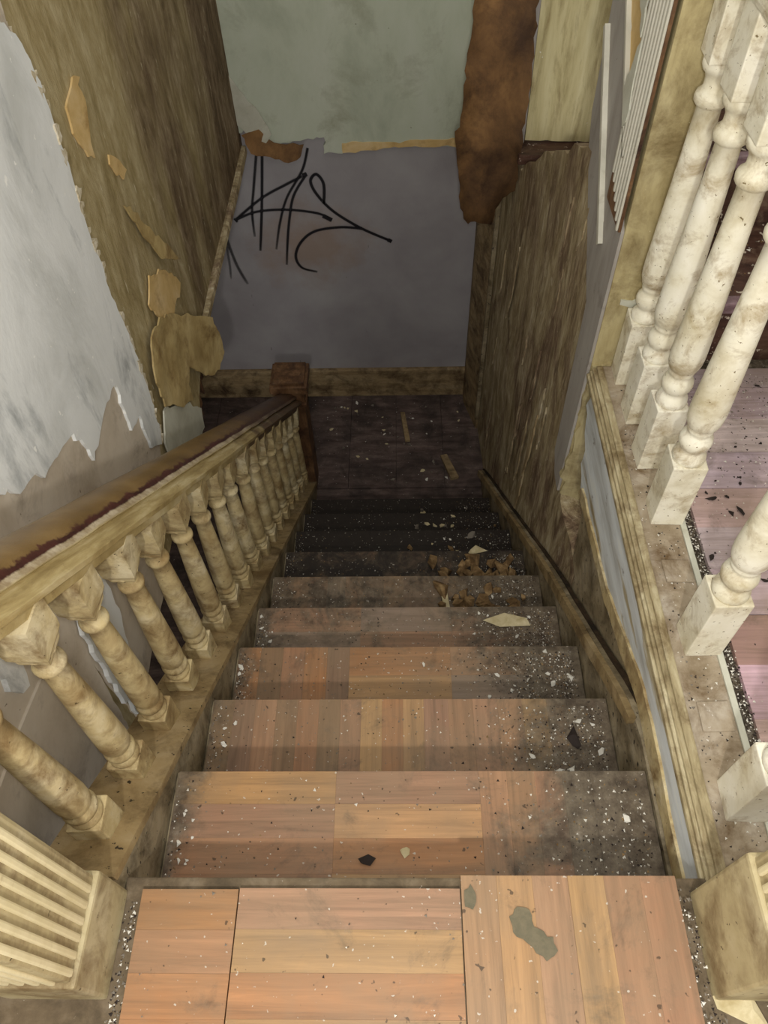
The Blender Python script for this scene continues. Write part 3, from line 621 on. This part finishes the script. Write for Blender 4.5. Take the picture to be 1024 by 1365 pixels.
# ================================================================== RIGHT RAILING
rr = tag(empty('hall_railing', (1.1, 1.0, 0)), 'level hall railing with tall cream turned balusters along the stairwell on the right', 'railing')
def make_right_baluster():
    bm = bmesh.new(); h = .0365
    box(bm, -h, h, -h, h, 0, .198, bev=.003)
    lathe(bm, [(.196,.034),(.203,.0355),(.214,.034),(.222,.027),(.228,.0235),(.234,.0265),(.243,.0325),(.254,.0345),(.265,.0325),(.273,.0255),(.278,.024),(.283,.0265),(.290,.028),(.294,.0265),(.300,.031),(.315,.0355),(.335,.037),(.36,.0365),(.45,.0335),(.55,.0295),(.65,.026),(.712,.0245),(.716,.029),(.722,.0335),(.731,.0345),(.739,.0325),(.744,.027),(.75,.0235),(.765,.0235),(.775,.0275),(.78,.033),(.788,.0365),(.797,.0365),(.803,.034)], 24)
    box(bm, -h, h, -h, h, .80, .95, bev=.003)
    return bm
rb = None
for y in (1.55, 1.405, 1.255, 1.085, .752, .425):
    if rb is None:
        rb = obj('baluster', make_right_baluster(), 'cream_white'); o = rb
    else: o = rb.copy(); C.objects.link(o)
    o.parent = rr; o.location = Vector((1.104, y, 0)) - rr.location; o.rotation_euler = (0, 0, random.uniform(-.04, .04))
bm = bmesh.new(); box(bm, 1.058, 1.150, .27, 1.598, .945, 1.01, bev=.012); part(obj('handrail', bm, 'cream_white'), rr)
fluted_newel(.978, 1.150, .118, .276, 1.06, rr, 'lf', .27).__setitem__('label', 'fluted cream newel post at the head of the stairs')
# marks of missing balusters on the plate
for y in (.92, .585):
    bm = bmesh.new(); box(bm, 1.068, 1.128, y-.03, y+.03, .0, .006, bev=.002); wobble(bm, .004, 30, y); part(obj('baluster_stub', bm, 'plate'), rr)

# ================================================================== UPPER FLIGHT
uf = tag(empty('upper_staircase', (1.7, 1.6, 0)), 'dark brown flight of stairs rising behind the hall railing', 'staircase')
for n in range(4):
    y = 1.60+.325*n; z = .205*(n+1)
    part(boxobj('riser', 'dark_step', None, 1.14, 2.195, y+.02, y+.04, z-.205-(.012 if n == 0 else 0), z-.03), uf)
    part(boxobj('tread', 'dark_step', None, 1.14, 2.195, y-.0, y+.36, z-.03, z, bev=.004), uf)
    bm = bmesh.new(); box(bm, 1.14, 2.195, y-.012, y+.018, z-.034, z+.003, bev=.007); part(obj('nosing', bm, 'step_edge'), uf)
struct(boxobj('wall_upper_right', 'olive_paint', None, 2.2, 2.3, Y0, 3.567, -.01, 2.4))

# ================================================================== LOOSE SHEETS
yp = tag(empty('painted_panel', (1.1, 3.0, -.1)), 'yellowed cream panel with dark cracked edge hanging above the scraped wall', 'panel')
o = obj('board', sheet(rough([(.991,-.086),(1.10,-.092),(1.23,-.098)], .004, .03, closed=False, seed=71)+[(1.40,-.10),(1.40,1.6),(.983,1.6)], FY(3.0), .035), 'yellow_paint'); part(o, yp)
bm = bmesh.new(); box(bm, .970, .986, 2.985, 3.06, -.09, 1.6, bev=.003); part(obj('edge_board', bm, 'grey_board'), yp)
bm = bmesh.new(); box(bm, .962, 1.36, 2.90, 3.05, -.135, -.10, bev=.004); bmesh.ops.subdivide_edges(bm, edges=bm.edges[:], cuts=2); wobble(bm, .008, 12); o = obj('ledge', bm, 'dark_step'); part(o, yp); o['label'] = 'dark rotten ledge under the panel'
BF = [(.742,1.5),(.746,.558),(.750,.430),(.747,.315),(.736,.242),(.733,.114),(.731,.059),(.709,-.025),(.720,-.114),(.728,-.160),(.742,-.305),(.761,-.374),(.781,-.392),(.806,-.375),(.831,-.382),(.880,-.401),(.891,-.342),(.917,-.292),(.962,-.25),(.966,-.166),(.968,.054),(.968,.237),(.968,.425),(.965,.553),(.965,1.5)]
bm = sheet(rough(BF, .004, .03, seed=73), FY(2.925), .003, cuts=3, disp=lambda c: Vector((0, .014*math.sin(c.x*30+c.z*3) - .12*max(0, -.10-c.z)*max(0, .92-c.x)*4 + .03*mnoise.noise(c*7), 0)))
tag(obj('hanging_paper', bm, 'brown_paper', smooth=True), 'large brown sheet of old backing paper hanging in front of the back wall corner', 'paper')

# ================================================================== DEBRIS
def chip_mesh(name, mat, seed, flat_=.35, n=9):
    rnd = random.Random(seed); bm = bmesh.new()
    for i in range(n):
        v = Vector((rnd.gauss(0,1), rnd.gauss(0,1), rnd.gauss(0,1))).normalized()
        bm.verts.new((v.x*rnd.uniform(.6,1)*.5, v.y*rnd.uniform(.4,.9)*.5, v.z*flat_*.5))
    r = bmesh.ops.convex_hull(bm, input=bm.verts[:])
    bmesh.ops.delete(bm, geom=[v for v in bm.verts if not v.link_faces], context='VERTS')
    zmin = min(v.co.z for v in bm.verts)
    for v in bm.verts: v.co.z -= zmin
    bmesh.ops.recalc_face_normals(bm, faces=bm.faces[:])
    me = bpy.data.meshes.new(name); bm.to_mesh(me); bm.free(); me.materials.append(M[mat]); return me
CH = {k: [chip_mesh(k, m_, s_*13+7, f_) for s_ in range(4)] for k, m_, f_ in (('plaster_chip','chip_white',.3), ('plaster_chunk','chip_brown',.6), ('tan_flake','chip_tan',.15), ('dark_chip','chip_dark',.3), ('grey_crumb','chip_grey',.6))}
def zfloor(x, y):
    if y < Y0 or x > 1.04: return 0.0
    n = math.floor((y-Y0)/RUN)+1
    return -min(n, NS)*RISE
rnd = random.Random(11)
def put(kind, x, y, size, label, cat, group, asp=1.0, rz=None, dz=0):
    o = bpy.data.objects.new(kind, rnd.choice(CH[kind])); C.objects.link(o)
    o.location = (x, y, zfloor(x, y)+dz+.001); o.rotation_euler = (0, 0, rnd.uniform(0, 6.28) if rz is None else rz)
    o.scale = (size*asp, size, size); tag(o, label, cat, group); return o
def tread_y(n, t): return Y0+(n-1)*RUN+.02+(RUN-.04)*t
ORD = ['', 'top', 'second', 'third', 'fourth', 'fifth', 'sixth', 'seventh', 'eighth', 'lowest']
# the heap of broken plaster on the fifth and sixth step
heap = []
for i in range(56):
    n = rnd.choice((5,5,6,6)); x = min(.93, max(.62, rnd.gauss(.80, .085))); y = tread_y(n, .1+rnd.random()*.7)
    put('plaster_chunk', x, y, rnd.uniform(.035, .10), 'brown lump of broken plaster in the heap on the right of the %s tread' % ORD[n], 'rubble', 'rubble heap on the stairs', rnd.uniform(.8, 1.8))
for i in range(60):
    n = rnd.choice((1,2,2,3,3,3,4,4,5,6,7,7,8,8,9)); x = min(.97, max(.55, rnd.gauss(.84, .11))); y = tread_y(n, rnd.random())
    put('plaster_chip', x, y, rnd.uniform(.010, .026), 'off-white plaster chip on the right half of the %s tread' % ORD[n], 'rubble', 'plaster chips on the treads', rnd.uniform(.8, 1.8))
for i in range(24):
    n = rnd.choice((1,1,2,2,3,3,4)); x = rnd.uniform(.012, .07); y = tread_y(n, rnd.random())
    put('plaster_chip', x, y, rnd.uniform(.010, .024), 'off-white plaster chip beside the left stringer on the %s tread' % ORD[n], 'rubble', 'plaster chips by the stringer', rnd.uniform(.8, 1.8))
for i in range(34):
    x = rnd.uniform(.05, .85); y = rnd.uniform(2.82, 3.5)
    put(rnd.choice(('plaster_chip','grey_crumb','tan_flake')), x, y, rnd.uniform(.015, .04), 'small piece of rubble on the dark landing floor', 'rubble', 'rubble on the landing', rnd.uniform(.8, 1.8))
for i in range(40):
    n = rnd.choice((7,8,9)); x = rnd.uniform(.45, .95); y = tread_y(n, rnd.random())
    put(rnd.choice(('grey_crumb','plaster_chunk','tan_flake')), x, y, rnd.uniform(.015, .05), 'piece of rubble on the blackened %s tread near the foot of the stairs' % ORD[n], 'rubble', 'rubble on the lowest steps', rnd.uniform(.8, 1.8))
for i in range(70):
    x = rnd.uniform(1.18, 1.75); y = rnd.uniform(.85, 1.55)
    put('dark_chip', x, y, rnd.uniform(.008, .022), 'dark flake on the pinkish hall floor behind the railing', 'debris', 'dark flakes on the hall floor', rnd.uniform(.8, 2.2))
put('tan_flake', .496, .386, .034, 'tan paint flake lying in the middle of the top tread', 'flake', None, 1.2)
put('dark_chip', .413, .369, .040, 'blackish lump on the top tread near its middle', 'lump', None, 1.2)
put('plaster_chip', .943, .451, .036, 'largest white plaster chip on the right of the top tread', 'rubble', None, 1.2)
put('dark_chip', .909, .702, .055, 'black charred lump on the second tread by the right wall', 'lump', None, 1.5)
put('tan_flake', 1.03, .095, .085, 'large ochre leaf-like flake on the floor before the right newel', 'flake', None, 1.6, rz=-.5)
put('tan_flake', .845, 1.235, .10, 'big pale flake of paint at the right of the fourth tread', 'flake', None, 2.2, rz=.1)
put('tan_flake', .815, 1.795, .075, 'yellowish flake at the edge of the sixth step', 'flake', None, 1.5, rz=.2)
put('plaster_chip', .77, 1.84, .075, 'white angular plaster shard at the edge of the sixth step', 'shard', None, 1.6, rz=1.0)
# slate-coloured scraps stuck to the top floor
for nm, lab, pts in (('stain_patch', 'grey-green scraped patch on the parquet at the head of the stairs', [(.665,.235),(.68,.25),(.70,.245),(.705,.22),(.735,.205),(.74,.185),(.72,.17),(.70,.19),(.675,.205)]), ('slate_scrap', 'small slate-grey diamond-shaped scrap on the top parquet', [(.592,.275),(.603,.285),(.612,.265),(.605,.245),(.592,.25)])):
    o = obj(nm, sheet(rough(pts, .002, .01, seed=81), lambda u, v, d: (u, v, .0068-d), .0012), 'stain'); tag(o, lab, 'patch')
def stick(a, b, wd, mat, label):
    a, b = Vector(a), Vector(b); d = (b-a); L = d.length; bm = bmesh.new(); box(bm, -L/2, L/2, -wd/2, wd/2, 0, wd*.5, bev=wd*.1); wobble(bm, wd*.12, 20)
    o = obj('wood_stick', bm, mat); o.location = (a+b)/2; o.rotation_euler = d.to_track_quat('X', 'Z').to_euler(); tag(o, label, 'stick')
stick((.74,3.02,ZL+.002), (.80,2.84,ZL+.002), .045, 'base_tan', 'broken tan piece of wood lying on the landing')
stick((.64,1.50,zfloor(.6,1.45)+.004), (.655,1.37,zfloor(.6,1.45)+.004), .022, 'chip_tan', 'short pale stick left of the rubble heap')
stick((.50,3.38,ZL+.002), (.53,3.14,ZL+.002), .03, 'base_tan', 'thin strip of wood near the back of the landing')
# grit: too small to count
def grit(name, label, n, fn, mats, seed, s0=.0015, s1=.0045):
    r_ = random.Random(seed); bm = bmesh.new()
    for i in range(n):
        x, y, z = fn(r_); s_ = r_.uniform(s0, s1)*r_.uniform(.5, 1); a = r_.uniform(0, 6.28); mi = r_.choices(range(len(mats)), weights=[m_[1] for m_ in mats])[0]
        vs = [bm.verts.new((x+s_*math.cos(a+t)*r_.uniform(.6,1.3), y+s_*math.sin(a+t)*r_.uniform(.6,1.3), z+.0005)) for t in (0, 2.1, 4.2)]
        vs.append(bm.verts.new((x, y, z+s_*.4)))
        for f in ((0,1,2),(0,1,3),(1,2,3),(2,0,3)):
            bm.faces.new([vs[q] for q in f]).material_index = mi
    o = obj(name, bm, [m_[0] for m_ in mats]); o['kind'] = 'stuff'; tag(o, label, 'grit'); return o
def g_treads(r_):
    n = r_.choice((1,2,2,3,3,3,4,4,4,5,5,6,6,7,8,9)); t = r_.random()
    x = .985-abs(r_.gauss(0, .14)) if t < .68 else (.01+abs(r_.gauss(0, .022)) if t < .80 else r_.uniform(.02, .98))
    y = tread_y(n, r_.random()); return max(.01, x), y, zfloor(.5, y)
grit('tread_grit', 'fine pale and dark grit strewn over the stair treads', 9500, g_treads, [('chip_white',3), ('chip_dark',4), ('chip_grey',5), ('chip_brown',2)], 3)
def g_land(r_): return r_.uniform(-.6, .88), r_.uniform(2.82, 3.52), ZL
grit('landing_grit', 'fine rubble scattered over the dark landing', 900, g_land, [('chip_white',1), ('chip_dark',3), ('chip_grey',5)], 4, .002, .006)
def g_hall(r_):
    t = r_.random()
    if t < .45: return 1.160+r_.gauss(0, .006), r_.uniform(.3, 1.55), -.0
    if t < .9: return r_.uniform(1.17, 1.9), 1.55-abs(r_.gauss(0, .28)), .0
    return r_.uniform(1.05, 1.13), r_.uniform(.32, 1.5), .0
grit('hall_grit', 'fine grit and flakes on the pinkish hall floor behind the railing', 3600, g_hall, [('chip_white',3), ('chip_dark',5), ('chip_grey',2)], 5)
def g_top(r_):
    t = r_.random()
    if t < .35: return .022+r_.gauss(0, .007), r_.uniform(.08, .26), -.011
    if t < .75: return .966+r_.gauss(0, .012), r_.uniform(.02, .28), .001
    if t < .9: return r_.uniform(.95, 1.25), r_.uniform(.06, .115), .001
    return r_.uniform(.05, .95), r_.uniform(.05, .27), .003
grit('top_grit', 'fine grit along the edges of the parquet at the head of the stairs', 450, g_top, [('chip_white',4), ('chip_dark',4), ('chip_grey',4)], 6)
def g_up(r_):
    n = r_.choice((0,0,1,1,2)); return r_.uniform(1.15, 1.9), 1.62+.325*n+r_.random()*.28, .205*(n+1)+.001
grit('upper_step_grit', 'flaked paint and grit on the dark rising stairs', 900, g_up, [('chip_white',2), ('chip_grey',3), ('chip_brown',3)], 7, .003, .009)
